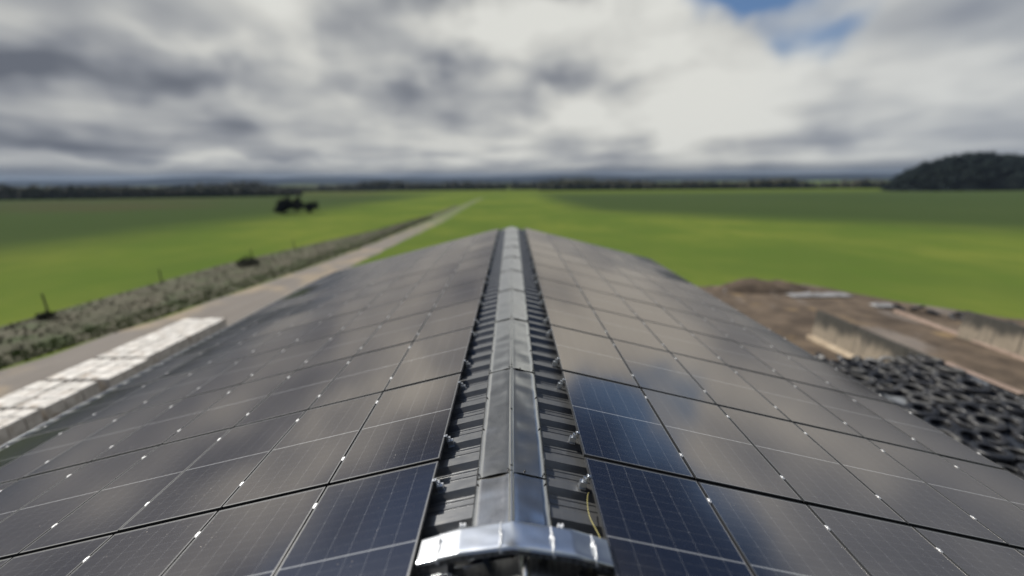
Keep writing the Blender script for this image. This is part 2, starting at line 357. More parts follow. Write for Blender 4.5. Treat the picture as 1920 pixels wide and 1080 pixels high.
def gz(x, y):                               # height of the land
    z = -SL*max(y, 0) if y < 1500 else -SL*1500-.012*(y-1500)
    if y > 1800: z = -SL*1500-.012*300
    return z
def P(x, y, h=0): return Vector((x, y, gz(x, y)+h))

# ------------------------------------------------------------------ barn
TH = .248; CT, ST, TT = math.cos(TH), math.sin(TH), math.tan(TH)
XM = -.023                                  # ridge line
ZR = CZ-2.562                               # crest plane at the ridge
Y0, Y1 = -6.0, 21.62
D0 = 3.3856                                 # joint between the nearest two ranks of panels
barn = empty('barn', (0, 8, 0)); tag(barn, 'long barn whose dark ribbed metal roof fills the foreground, carrying solar panels on both slopes', 'barn')
def bp(name, mb, m, label=None):
    o = link(name, mb.mesh(name, m), barn); o.matrix_parent_inverse = Matrix.Translation((0, -8, 0))
    if label: o['label'] = label
    return o
LEN = {-1: 10.32/CT, 1: 7.52/CT}
RP = .35                                    # rib pitch
prof = []
y = D0+.06-RP*27
while y < Y1:
    for dy, h in ((-.052, 0), (.052, 0), (.082, -.058), (.150, -.058), (.156, -.050), (.166, -.050), (.172, -.058), (.222, -.058), (.228, -.050), (.238, -.050), (.244, -.058), (.262, -.058)):
        if Y0 < y+dy < Y1: prof.append((y+dy, h))
    y += RP
for s in (-1, 1):
    b_ = MB(); rows = []
    for d in (.02, LEN[s]*.5, LEN[s]):
        row = []
        for (yy, h) in prof: row.append((XM+s*(d*CT+h*ST), yy, ZR-d*ST+h*CT))
        rows.append(row)
    b_.grid(rows, smooth=False, flip=(s > 0))
    # lower face a little inside, so the sheet has thickness at the eave
    rows2 = [[(x, yy, z-.006) for (x, yy, z) in r_] for r_ in rows]
    b_.grid(rows2, smooth=False, flip=(s < 0))
    bp('roof_slope', b_, M['sheet'])
XL_, XR_ = XM-10.32, XM+7.52
ZL_, ZR_ = ZR-10.32*TT, ZR-7.52*TT
b_ = MB().box(XL_+.5, XL_+.75, Y0+.3, Y1-.25, -.5, ZL_-.02); bp('wall', b_, M['plaster'])
b_ = MB().box(XR_-.65, XR_-.4, Y0+.3, Y1-.25, -.5, ZR_-.0); bp('wall', b_, M['plaster'])
for ya in (Y0+.3, Y1-.5):
    vs = [(XL_+.76, ya, -.5), (XR_-.66, ya, -.5), (XR_-.66, ya, ZR_+.04), (XM, ya, ZR-.12), (XL_+.76, ya, ZL_+.05)]
    vs2 = [(x, ya+.24, z) for x, _, z in vs]
    b_ = MB().add(vs+vs2, [(0, 1, 2, 3, 4), (9, 8, 7, 6, 5), (0, 5, 6, 1), (1, 6, 7, 2), (2, 7, 8, 3), (3, 8, 9, 4), (4, 9, 5, 0)]); bp('gable', b_, M['plaster'])
# gutter along the left eave (open half-round with a rolled rim)
def gutter(xe, ze, s, top_rim):
    b_ = MB(); rows = []
    for k in range(9):
        a = math.pi*k/8; rows.append([(xe+s*(.075-.075*math.cos(a))+s*.0, yy, ze-.075*math.sin(a)) for yy in (Y0, Y1)])
    b_.grid(rows, True); b_.grid([[(x-s*.0, yy, z-.003) for x, yy, z in r_] for r_ in rows], True, True)
    return b_
bp('gutter', gutter(XL_+.02, ZL_-.075, -1, .0), M['sheet'], 'grey half-round gutter along the left eave')
bp('gutter_rim', MB().tube([(XL_-.13, Y0, ZL_-.070), (XL_-.13, Y1, ZL_-.070)], .012, 8), M['galv'])
bp('gutter', gutter(XR_, ZR_-.10, 1, .0), M['sheet'], 'dark gutter along the right eave')
# verge trim at the far gable end
for s in (-1, 1):
    b_ = MB(); L_ = LEN[s]; mt = Matrix.Translation((XM, 0, ZR)) @ Matrix.Rotation(s*TH, 4, 'Y')
    b_.box(0 if s > 0 else -L_, L_ if s > 0 else 0, Y1, Y1+.06, -.16, .012, mt)
    bp('verge_trim', b_, M['cap'])
# ridge flashing in 2.06 m lengths
def cap_piece(y0, y1, xm, hw, zr, rr, seed, joint=True):
    b_ = MB(); ny = 44; rows = []
    xs = [-hw-.004, -hw, -hw*.8, -hw*.6, -hw*.4, -hw*.22, -rr-.012, -rr-.004, -rr*.92, -rr*.6, 0, rr*.6, rr*.92, rr+.004, rr+.012, hw*.22, hw*.4, hw*.6, hw*.8, hw, hw+.004]
    for i in range(ny+1):
        yy = y0+(y1-y0)*i/ny; row = []
        for j, x in enumerate(xs):
            z = zr-abs(x)*TT
            if abs(x) <= rr: z += .004+math.sqrt(max(0, rr*rr-x*x))*1.15
            elif abs(x) <= rr+.006: z -= .002
            if rr+.02 < abs(x) <= hw:
                k = min(1, (hw-abs(x))/.05+.25)
                z += k*.009*noise.noise(Vector((x*4.5+seed*7, yy*2.6, seed)))+k*.0045*noise.noise(Vector((x*7+3*seed, yy*6, seed+4)))
                dj = (yy-y0)
                z += k*.012*math.exp(-dj/.10)*(.45+.9*max(0, noise.noise(Vector((x*3, seed*3.1, 0)))+.25))
            if j in (0, len(xs)-1): z -= .022
            z += .005*math.exp(-(yy-y0)/.3)
            row.append((xm+x, yy, z))
        rows.append(row)
    b_.grid(rows, True); return b_
def screw(parent, loc, s):
    b_ = MB().tube([(0, 0, -.004), (0, 0, .003)], .010, 8); b_.tube([(0, 0, .003), (0, 0, .009)], .006, 6)
    o = link('screw', SCREW, parent); o.matrix_parent_inverse = parent.matrix_world.inverted() if False else Matrix.Identity(4)
    o.location = loc; o.rotation_euler = (0, s*TH, 0); return o
sb_ = MB().tube([(0, 0, -.004), (0, 0, .003)], .0095, 8); sb_.tube([(0, 0, .003), (0, 0, .008)], .006, 6); SCREW = sb_.mesh('screw', M['dark'])
ys = [2.28]+[3.10+2.06*i for i in range(9)]+[21.66]
ZC = ZR+.014
for i in range(len(ys)-1):
    a, b2 = ys[i], ys[i+1]
    if b2 > 21.7: b2 = 21.66
    b_ = cap_piece(a, b2+.05 if i < len(ys)-2 else b2, XM, .315, ZC, .017, i+1)
    o = bp('ridge_cap', b_, M['cap'])
    if i < 6:
        for s in (-1, 1):
            for (fx, yy) in ((.295, a+.04), (.12 if s > 0 else .03, a+.03), (.30, a+.75), (.30, a+1.40)):
                if yy < b2-.05: screw(o, (XM+s*fx, yy, ZC-fx*TT+(.016 if yy < a+.1 else .004)), s)
        if b2-a > 1:
            screw(o, (XM, a+.06, ZC+.026), 0); screw(o, (XM, a+1.0, ZC+.024), 0)
o = bp('ridge_cap', cap_piece(-.6, 2.26, .068, .50, ZR+.03, .030, 31), M['cap'], 'wider nearest length of ridge flashing with a thick centre roll')
screw(o, (.068, 2.16, ZR+.03+.043), 0); screw(o, (.068+.42, 2.0, ZR+.03-.42*TT+.01), 1)

# ------------------------------------------------------------------ solar panels
fb = MB(); fw_, fh = .011, .030
fb.box(0, fw_, 0, PL, -fh, 0); fb.box(PW-fw_, PW, 0, PL, -fh, 0); fb.box(fw_, PW-fw_, 0, fw_, -fh, 0); fb.box(fw_, PW-fw_, PL-fw_, PL, -fh, 0)
FRAME = fb.mesh('frame', M['frame'])
GLASS = MB().box(fw_, PW-fw_, fw_, PL-fw_, -.008, -.0015).mesh('glass', M['glass'])
c_ = MB(); c_.bbox(-.014, .014, -.022, .022, .0006, .0040, .001); c_.box(-.008, .008, -.03, .03, -.035, .0006); c_.tube([(0, 0, .0045), (0, 0, .009)], .0065, 6, smooth=False)
CLAMP = c_.mesh('clamp', M['clip'])
k_ = MB()                                   # end bracket: foot block on the rib with an upright and a hooked clip
k_.box(-.085, -.012, -.030, .030, -.118, -.060); k_.box(-.085, -.079, -.045, .045, -.124, -.118); k_.box(-.079, -.012, -.045, .045, -.1235, -.1185)
k_.box(-.060, -.054, -.022, .022, -.060, -.028); k_.box(-.040, -.034, -.022, .022, -.060, -.028); k_.box(-.060, -.034, -.022, .022, -.028, -.022)
k_.box(-.026, -.004, -.020, .020, -.060, .0006); k_.bbox(-.034, .012, -.021, .021, .0006, .006, .001); k_.tube([(-.014, 0, .006), (-.014, 0, .014)], .007, 6, smooth=False)
BRACKET = k_.mesh('bracket', M['galv'])
NR = {1: 6, -1: 8}; XP = {1: .6808, -1: -.7267}; HP = {1: 2.6034, -1: 2.6321}
for s in (-1, 1):
    side = 'right' if s > 0 else 'left'
    for k in range(NR[s]):
        for n in range(-1, 10):
            far = 9-n
            root = empty('solar_panel')
            root.rotation_mode = 'XYZ'
            d = k*PITCHX
            x = XP[s]+s*d*CT; z = CZ-HP[s]-d*ST; y = D0+n*PITCHY+(PITCHY-PL)/2
            tx, ty = rnd.gauss(0, .0022), rnd.gauss(0, .0022)
            if s > 0: root.location = (x, y, z); base = Matrix.Rotation(TH, 3, 'Y')
            else: root.location = (x, y+PL, z); base = Matrix.Rotation(-TH, 3, 'Y') @ Matrix.Rotation(math.pi, 3, 'Z')
            root.rotation_euler = (base @ Matrix.Rotation(tx*.6, 3, 'X') @ Matrix.Rotation(ty*.6, 3, 'Y')).to_euler()
            if far == 0: wf = 'at far gable'
            elif n == -1: wf = 'in the rank nearest the camera'
            else: wf = ORD[far]+' from far gable'
            rw = 'ridge row' if k == 0 else ('eave row' if k == NR[s]-1 else ORD[k]+' row from ridge')
            tag(root, f'black solar panel, {side} slope, {rw}, {wf}', 'solar panel', 'solar panels on the barn roof')
            link('frame', FRAME, root); link('glass', GLASS, root)
            for yy in ((.345, 1.51) if s > 0 else (PL-.345, PL-1.51)):
                link('clamp', CLAMP, root, (PW+.010, yy+rnd.uniform(-.02, .02), 0))
                if k == 0: link('bracket', BRACKET, root, (0, yy, 0)).scale = (.85, .8, 1)

# ------------------------------------------------------------------ cable duct across the ridge
duct = empty('cable_duct', (0, 2.29, CZ-2.45)); tag(duct, 'galvanised steel cable duct folded across the ridge at the front, with wire clips', 'cable duct')
def dp(name, mb, m, parent=duct):
    o = link(name, mb.mesh(name, m), parent); o.matrix_parent_inverse = Matrix.Translation(-Vector(duct.location)) if parent is duct else Matrix.Identity(4); return o
DP = [(-.668, 2.536), (-.385, 2.438), (-.012, 2.379), (.415, 2.464), (.672, 2.562)]
def hz(x):
    for (a, ha), (b2, hb) in zip(DP, DP[1:]):
        if a <= x <= b2: return CZ-(ha+(hb-ha)*(x-a)/(b2-a))
    return CZ-DP[0][1] if x < DP[0][0] else CZ-DP[-1][1]
def yedge(x): return 2.185+.02*x*x, 2.395+.01*x
def cover(x0, x1, lift):
    n = max(2, int((x1-x0)/.03)); xs = sorted(set([x0+(x1-x0)*i/n for i in range(n+1)]+[a for a, _ in DP if x0 < a < x1])); b_ = MB(); rows = []
    for x in xs:
        ya, yb = yedge(x); z = hz(x)+lift; row = []
        ts = [0, .03, .15, .3, .45, .6, .75, .9, .97, 1]
        row.append((x, ya+.001, z-.028)); row.append((x, ya, z-.006))
        for t in ts:
            dent = -.010*math.exp(-((x+.02)/.035)**2)*math.exp(-((t-.45)/.35)**2)+.0022*noise.noise(Vector((x*7, t*3, 2)))
            row.append((x, ya+.003+(yb-ya-.006)*t, z+(dent if 0 < t < 1 else -.001)))
        row.append((x, yb, z-.006)); row.append((x, yb-.001, z-.028)); rows.append(row)
    b_.grid(rows, True, True); b_.grid([[(x, yy, z-.0015) for x, yy, z in r_] for r_ in rows], True); return b_
for a, b2, l in ((-.668, -.53, 0), (-.5295, -.098, .003), (-.0975, .262, 0), (.2625, .556, .003), (.5565, .672, 0)):
    o = dp('cover', cover(a, b2, l), M['galv'])
    md = o.modifiers.new('edge_split', 'EDGE_SPLIT'); md.split_angle = R(30)
def traym(t, b):
    o = objco(t); x, y, z = t.sep(o)
    hx = t.math('LESS_THAN', t.math('PINGPONG', x, .025), .011)
    hole = t.math('MULTIPLY', hx, t.math('GREATER_THAN', t.noise(o, 18, 1), .42))
    t.put(b.inputs['Base Color'], t.mix(t.math('MULTIPLY', hole, .7), (.06, .062, .066), (.012, .012, .014)))
M['tray'] = mat('perforated_tray', (.15, .15, .15), .5, .4, .5, traym)
b_ = MB()
for (ya, yb) in ((2.194, 2.197), (2.378, 2.381)):
    rows = [[(x, ya, hz(x)-.024), (x, ya, hz(x)-.078)] for x in [-.66+.033*i for i in range(41)]]
    b_.grid(rows, False)
    b_.grid([[(x, yb, z) for x, _, z in r_] for r_ in rows], False, True)
rows = [[(x, 2.197, hz(x)-.078), (x, 2.378, hz(x)-.078)] for x in [-.66+.033*i for i in range(41)]]
b_.grid(rows, False); b_.grid([[(x, yy, z-.002) for x, yy, z in r_] for r_ in rows], False, True)
dp('tray', b_, M['tray'])
for fx in (-.45, -.2, .22, .5):              # feet carrying the tray on the ribs
    dp('foot', MB().box(fx-.02, fx+.02, 2.25, 2.33, ZR-abs(fx)*TT-.01, hz(fx)-.0805), M['dark'])
for xx in (-.53, -.098, .262, .556):
    z = hz(xx)+.006; ya, yb = yedge(xx); b_ = MB()
    b_.tube([(xx, ya-.004, z-.05), (xx-.004, ya-.006, z-.01), (xx, ya+.02, z+.006), (xx+.004, ya+.07, z+.014), (xx-.003, ya+.11, z+.012), (xx+.006, ya+.135, z+.02), (xx, ya+.15, z+.004)], .0038, 6)
    b_.tube([(xx+.010, ya-.004, z-.05), (xx+.009, ya+.03, z+.004), (xx+.011, ya+.10, z+.010), (xx, ya+.15, z+.004)], .003, 6)
    b_.box(xx-.008, xx+.010, ya+.105, ya+.140, z-.002, z+.012)
    b_.box(xx-.0035, xx+.0035, yb-.055, yb-.004, z-.006, z+.002)
    dp('clip', b_, M['clip'])
for xx in (-.375, .335):
    b_ = MB().box(xx-.022, xx+.022, 2.40, 2.43, hz(xx)-.06, hz(xx)-.004); b_.box(xx-.020, xx-.008, 2.40, 2.425, hz(xx)-.004, hz(xx)+.012); b_.box(xx+.008, xx+.020, 2.40, 2.425, hz(xx)-.004, hz(xx)+.012)
    dp('fixing_lug', b_, M['clip'])
pts = [(.665, 3.02, CZ-2.70), (.635, 2.96, CZ-2.665), (.615, 2.85, CZ-2.655), (.605, 2.76, CZ-2.66), (.612, 2.66, CZ-2.655), (.635, 2.57, CZ-2.645), (.650, 2.48, CZ-2.64), (.655, 2.38, CZ-2.64), (.65, 2.30, CZ-2.63)]
cp_ = []
for i in range(len(pts)-1):
    for j in range(5): cp_.append(Vector(pts[i]).lerp(Vector(pts[i+1]), j/5))
cp_ = [sum((cp_[max(0, min(len(cp_)-1, i+q))] for q in range(-3, 4)), Vector())/7 for i in range(len(cp_))]
cb = link('cable', MB().tube(cp_, .0031, 8).mesh('cable', M['cable'])); tag(cb, 'thin yellow-green earth cable looping from a bracket down to the duct, right of the ridge', 'cable')

# ------------------------------------------------------------------ land
def sheet_obj(name, poly_rows, m, smooth=True):
    return structure(link(name, MB().grid(poly_rows, smooth).mesh(name, m)))
gx = sorted(set([-9000, -5000, -3000, -1800, -1000, -600, -400]+[-300+25*i for i in range(25)]+[400, 600, 1000, 1800, 3000, 5000, 9000]))
gy = [-300, -100, -20, 0, 20, 40, 60, 80, 100, 130, 160, 200, 250, 300, 400, 500, 700, 900, 1200, 1500, 1800, 2500, 4000, 9000]
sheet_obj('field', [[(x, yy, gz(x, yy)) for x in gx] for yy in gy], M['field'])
def interp(tab, y):
    if y <= tab[0][0]: return tab[0][1]
    for (a, va), (b2, vb) in zip(tab, tab[1:]):
        if y <= b2: return va+(vb-va)*(y-a)/(b2-a)
    return tab[-1][1]
outer = [(-30, -27.5), (20, -27.6), (28, -26.3), (49, -24.3), (69, -23.4), (117, -23.0), (200, -24), (270, -24), (330, -22)]
inner = [(-30, 6), (36, 6), (37, -17), (46, -19.6), (73, -19.2), (111, -18.0), (200, -20), (270, -21), (330, -20)]
ylist = [-30+2.0*i for i in range(33)]+[36.5]+[38+3*i for i in range(26)]+[120+10*i for i in range(21)]
ylist = sorted(set(ylist)); rows = []
for yy in ylist:
    a = interp(outer, yy)+.5*noise.noise(Vector((0, yy*.25, 0))); b2 = interp(inner, yy)+.5*noise.noise(Vector((5, yy*.25, 0)))
    rows.append([(a+(b2-a)*t/6, yy, gz(0, yy)+.012) for t in range(7)])
sheet_obj('track', rows, M['gravel'])
# soil yard of the silage clamps, right of the barn
yfar = [(6.2, 37), (14, 37.5), (19, 37.3), (28, 38), (31.5, 31.8), (36, 27.0), (46, 22), (60, 16)]
rows = []
for t in range(40):
    rows.append([(x, -30+(interp(yfar, x)+.9*noise.noise(Vector((x*.5, 3, 1)))+30)*t/39, 0) for x in [6.2+1.2*i for i in range(46)]])
rows = [[(x, yy, gz(x, yy)+.016+(.10*max(0, noise.noise(Vector((x*.4, yy*.4, 2))))*(1 if t not in (0, 39) else 0) if yy > 20 and x > 12 else 0)) for x, yy, _ in r_] for t, r_ in enumerate(rows)]
sheet_obj('yard', rows, M['soil'])
# rough bank between track and field
inb = lambda y: interp(outer, y)-.3
outb = [(-30, -36), (36, -36.3), (50, -36.5), (65, -34), (90, -30.0), (130, -27.0), (200, -26)]
rows = []
for yy in ylist:
    if yy > 190: break
    a, b2 = interp(outb, yy), inb(yy)
    rows.append([(a+(b2-a)*t/8, yy, gz(0, yy)+.02+(.26*math.sin(math.pi*t/8)**.8+.09*noise.noise(Vector((t, yy*.5, 3))) if 0 < t < 8 else 0)) for t in range(9)])
structure(link('bank', MB().grid(rows, True).mesh('bank', M['bank'])))
def tufts(name, label, n, m, fn, hmin, hmax, seed):
    rg = random.Random(seed); b_ = MB(); vs = []; fs = []
    for _ in range(n):
        x, y, z0 = fn(rg); h = rg.uniform(hmin, hmax)
        for _ in range(5):
            a = rg.uniform(0, 6.28); q = rg.uniform(.02, .2); w_ = rg.uniform(.03, .08); bx, by = x+math.cos(a)*q, y+math.sin(a)*q
            i = len(vs); ca, sa = math.cos(a+1.57)*w_, math.sin(a+1.57)*w_
            vs += [(bx-ca, by-sa, z0-.05), (bx+ca, by+sa, z0-.05), (bx+math.cos(a)*h*.5, by+math.sin(a)*h*.5, z0+h)]; fs.append((i, i+1, i+2))
    b_.add(vs, fs); return stuff(link(name, b_.mesh(name, m)), label, 'grass')
def bankz(y, t): return gz(0, y)+.02+.26*math.sin(math.pi*t)**.8
def fb1(rg):
    y = 16+(rg.random()**1.5)*110; t = rg.uniform(.05, .80); a, b2 = interp(outb, y), inb(y); return a+(b2-a)*t, y, bankz(y, t)
def fb2(rg):
    y = 14+(rg.random()**1.5)*110; t = rg.uniform(.78, 1.0); a, b2 = interp(outb, y), inb(y); return a+(b2-a)*t, y, bankz(y, min(t, .98))
tufts('rough_grass', 'brownish rough grass and weeds covering the bank left of the track', 2200, M['tuft'], fb1, .05, .18, 3)
tufts('verge_grass', 'short green grass along the edge of the gravel track', 2600, M['verge'], fb2, .06, .18, 4)
def bush(name, label, x, y, r, h, m, n=260, seed=1, cat='bush'):
    rg = random.Random(seed); b_ = MB()
    for _ in range(n):
        a = rg.uniform(0, 6.28); q = r*math.sqrt(rg.random()); hh = h*rg.random()*(1-(q/r)**2*.6)
        c = Vector((math.cos(a)*q, math.sin(a)*q, hh)); u = Vector((rg.gauss(0, 1), rg.gauss(0, 1), rg.gauss(0, 1))).normalized()*.16; v = u.orthogonal().normalized()*.10
        b_.add([c-u, c-v, c+u, c+v], [(0, 1, 2, 3)])
    root = empty(name, (x, y, gz(x, y)+.3)); link('foliage', b_.mesh('foliage', m), root)
    st = MB()
    for i in range(5):
        a = i*1.3; st.tube([(0, 0, -.4), (math.cos(a)*r*.3, math.sin(a)*r*.3, h*.4), (math.cos(a)*r*.5, math.sin(a)*r*.5, h*.8)], .03, 5, .01)
    link('stem', st.mesh('stem', M['bark']), root); tag(root, label, cat); return root
bush('bush', 'dark scrubby bush at the fence post halfway along the left bank', -31.9, 48.5, 1.2, 1.1, M['leaf2'], 220, 11)
bush('bush', 'low dark weed clump at the foot of the nearest fence post on left bank', -34.2, 28.4, .5, .5, M['leaf2'], 60, 12)
for i, (x, y, h, lb) in enumerate([(-34.4, 28.8, 1.75, 'nearest weathered fence post at the field edge on the left'), (-34.9, 39.5, 1.35, 'short fence post on the left bank between the nearest post and the bush'),
                              (-31.6, 49.0, 1.9, 'tall fence post standing in the dark bush on the left bank'), (-33.3, 62, 1.4, 'farthest visible fence post along the left bank')]):
    root = empty('fence_post', P(x, y, .25)); tag(root, lb, 'fence post', 'fence posts along the left field')
    link('shaft', MB().tube([(0, 0, -.4), (.01, .01, h*.5), (.04*(i % 2), 0, h)], .065, 8, .055).mesh('shaft', M['post']), root)
    link('top', MB().tube([(.04*(i % 2), 0, h), (.04*(i % 2), 0, h+.05)], .052, 8, .02).mesh('top', M['post']), root)

# ------------------------------------------------------------------ pallets of pale blocks by the left eave
def block_stack(x0, x1, y0, y1, ztop, label, seed, open_end=False):
    rg = random.Random(seed); g0 = gz(0, y0); root = empty('block_stack', ((x0+x1)/2, (y0+y1)/2, g0)); tag(root, label, 'block stack', 'stacks of pale concrete blocks beside the barn')
    ox, oy = root.location.x, root.location.y; w_, l_ = x1-x0, y1-y0; H = ztop-g0
    pb = MB()
    for i in range(5): pb.box(-w_/2+.02, w_/2-.02, -l_/2+.05+i*(l_-.25)/4, -l_/2+.20+i*(l_-.25)/4, .11, .135)
    for i in range(3): pb.box(-w_/2+.03+i*(w_-.16)/2, -w_/2+.13+i*(w_-.16)/2, -l_/2+.03, l_/2-.03, .015, .11)
    link('pallet', pb.mesh('pallet', M['pallet']), root)
    nl = 5; lh = (H-.14)/nl; nx, ny = 2, max(2, round(l_/.55))
    for j in range(nl):
        b_ = MB(); zb = .14+j*lh
        for a in range(nx):
            for c in range(ny):
                g = .017; jx, jy, jz = rg.uniform(-.008, .008), rg.uniform(-.008, .008), rg.uniform(-.006, .006) if j == nl-1 else 0
                xa, xb = -w_/2+w_*a/nx+g, -w_/2+w_*(a+1)/nx-g; ya, yb = -l_/2+l_*c/ny+g, -l_/2+l_*(c+1)/ny-g
                if j == nl-1 and rg.random() < .5:
                    xm_ = (xa+xb)/2+rg.uniform(-.06, .06); b_.bbox(xa+jx, xm_-.008, ya+jy, yb+jy, zb+.004, zb+lh+jz, .018); b_.bbox(xm_+.008, xb+jx, ya+jy, yb+jy, zb+.004, zb+lh+jz-.008, .018)
                else: b_.bbox(xa+jx, xb+jx, ya+jy, yb+jy, zb+.004, zb+lh+jz, .018)
        link('block_layer', b_.mesh('block_layer', M['block']), root)
    return root
ZT = CZ-7.5
ydiv = [(8.3, 10.3), (10.38, 12.35), (12.48, 14.35), (14.52, 16.4), (16.55, 19.0), (19.03, 21.7)]
names = ['second nearest pair in view, low left corner', 'nearest whole pair at the left picture edge', 'third pair from the far end', 'pair before the wide dark gap', 'middle pair beyond the gap', 'farthest pair']
for i, (ya, yb) in enumerate(ydiv):
    if i == 0: continue
    for j, (xa, xb) in enumerate(((-18.35, -17.25), (-17.18, -16.05))):
        dzt = rnd.uniform(-.03, .03)
        block_stack(xa+(0 if i else .1), xb+(.25 if i == 3 and j else 0), ya, yb, ZT+dzt,
                    f"stack of pale concrete blocks, {'track' if j == 0 else 'barn'} side, {['', 'fifth', 'fourth', 'third', 'second', 'first'][i]} pair counted from the far end", 40+i*2+j)

# ------------------------------------------------------------------ silage clamps right of the barn
def long_wall(xa, ya, xb, yb, ztop, th, label, coping=None, mat_=None, cat='concrete wall'):
    L_ = math.hypot(xb-xa, yb-ya); root = empty('clamp_wall', (xa, ya, 0)); ang = math.atan2(yb-ya, xb-xa)
    root.rotation_euler = (0, 0, ang); tag(root, label, cat)
    n = max(1, round(L_/3.0)); 
    for i in range(n):
        a, b2 = L_*i/n+.012, L_*(i+1)/n-.012; b_ = MB(); jz = rnd.uniform(-.02, .02)
        # L-shaped precast unit: stem that thickens to the foot
        sec = [(-th*.3, ztop+jz), (th*.3, ztop+jz), (th*.5, -.9), (-th*.5, -.9)]
        vs = [(xx, s_, zz) for xx in (a, b2) for s_, zz in sec]
        b_.add(vs, [(0, 3, 2, 1), (4, 5, 6, 7), (0, 1, 5, 4), (1, 2, 6, 5), (2, 3, 7, 6), (3, 0, 4, 7)]); link('wall_unit', b_.mesh('wall_unit', M['wall']), root)
    return root, L_
w1, L1 = long_wall(19.0, 24.2, 19.9, 4.0, 1.3, .34, 'grey stained concrete clamp wall between the tyre heap and the bare clamp floor')
def on_wall(root, a, b2, mb, name, m, label=None):
    o = link(name, mb.mesh(name, m), root)
    if label: o['label'] = label
on_wall(w1, 0, 0, MB().bbox(7.4, 10.2, -.17, .17, 1.325, 1.37, .02), 'coping', M['pink']); on_wall(w1, 0, 0, MB().bbox(10.7, 17.5, -.13, .13, 1.325, 1.37, .02), 'coping', M['pink'])
on_wall(w1, 0, 0, MB().bbox(.2, 7.2, -.62, -.19, -.8, -.20, .03), 'footing', M['curb'], 'pale footing along the left foot of the wall')
w2, L2 = long_wall(28.0, 24.0, 28.6, 6.0, 1.3, .34, 'dark-topped concrete clamp wall at the right edge of the photo')
kb = empty('kerb', (28.55, 29, 0)); kb.rotation_euler = (0, 0, -.09); tag(kb, 'long reddish kerb on the clamp floor in front of the right wall', 'kerb')
for i in range(9): link('kerb_stone', MB().bbox(-.15, .15, -2.0*i-1.98, -2.0*i, -.8, -.28+.012*i, .03).mesh('kerb_stone', M['pink']), kb)
# silage heap under black film
hx0, hx1, hy0, hy1 = 9.3, 18.85, 2.0, 17.9
def heapz(x, y):
    e = min((x-hx0)/1.6, (hx1+.6-x)/.8, (hy1-y)/1.3, (y-hy0)/1.5); e = max(0, min(1, e)); e = e*e*(3-2*e)
    return gz(x, y)+.02+e*(1.48+.018*y+.10*noise.noise(Vector((x*.45, y*.45, 0)))+.035*noise.noise(Vector((x*1.8, y*1.8, 5)))) - .02*0
b_ = MB(); rows = []
for i in range(100):
    yy = hy0+(hy1-hy0)*i/99; rows.append([(x, yy, heapz(x, yy)) for x in [hx0+(hx1-hx0)*j/69 for j in range(70)]])
b_.grid(rows, True)
hp = link('silage_heap', b_.mesh('silage_heap', M['film'])); tag(hp, 'long silage heap under wrinkled black film, weighted with old tyres', 'silage heap')
def tyre_mesh(ro, wd, seed):
    rg = random.Random(seed); b_ = MB(); n = 28; rows = []
    sec = [(ro*.60, .30), (ro*.62, .04), (ro*.72, 0), (ro*.90, .03), (ro*.985, .12), (ro, .3), (ro, .7), (ro*.985, .88), (ro*.90, .97), (ro*.72, 1), (ro*.62, .96), (ro*.60, .70), (ro*.66, .62), (ro*.86, .72), (ro*.93, .5), (ro*.86, .28), (ro*.66, .38), (ro*.60, .30)]
    for k in range(n+1):
        a = 2*math.pi*k/n; rows.append([(r_*math.cos(a), r_*math.sin(a), h*wd) for r_, h in sec])
    b_.grid(rows, True)
    for k in range(n):                       # tread blocks
        a = 2*math.pi*k/n; mt = Matrix.Rotation(a, 4, 'Z'); b_.box(ro-.004, ro+.012, -.035, .035, .16*wd, .46*wd, mt); b_.box(ro-.004, ro+.012, -.005, .065, .54*wd, .84*wd, mt)
    return b_.mesh('tyre', M['tyre'])
TY = [tyre_mesh(.42, .22, 1), tyre_mesh(.38, .20, 2), tyre_mesh(.46, .25, 3), tyre_mesh(.35, .18, 4)]
def place_tyre(x, y, z, tx, ty_, me, label, group='old tyres weighing down the silage film'):
    o = link('tyre', me); o.location = (x, y, z); o.rotation_euler = (tx, ty_, rnd.uniform(0, 6)); tag(o, label, 'tyre', group); return o
yy = 4.9; r_i = 0
while yy < 17.2:
    x = 9.9+(r_i % 2)*.48
    while x < 18.6:
        px, py = x+rnd.uniform(-.12, .12), yy+rnd.uniform(-.14, .14)
        x += rnd.uniform(.74, .90)
        if px*1.0 < 9.6: continue
        # wholly behind the eave of the barn from the camera
        e = .04; dzx = (heapz(px+e*5, py)-heapz(px-e*5, py))/(10*e); dzy = (heapz(px, py+e*5)-heapz(px, py-e*5))/(10*e)
        tx, ty_ = math.atan(dzy)+rnd.gauss(0, .10), -math.atan(dzx)+rnd.gauss(0, .10)
        me = rnd.choice(TY)
        if px-.5 < 7.55*(CZ-heapz(px, py))/(4.35)*1.02*0: continue
        if rnd.random() < .05 and py > 6: continue
        lb = 'worn black tyre lying on the black silage film'
        if py > 16.2: lb = 'worn black tyre in the row along the far end of the silage heap'
        elif px > 17.7: lb = 'worn black tyre at the silage heap edge against the stained clamp wall'
        place_tyre(px, py, heapz(px, py)+.01, tx, ty_, me, lb)
    yy += .75; r_i += 1
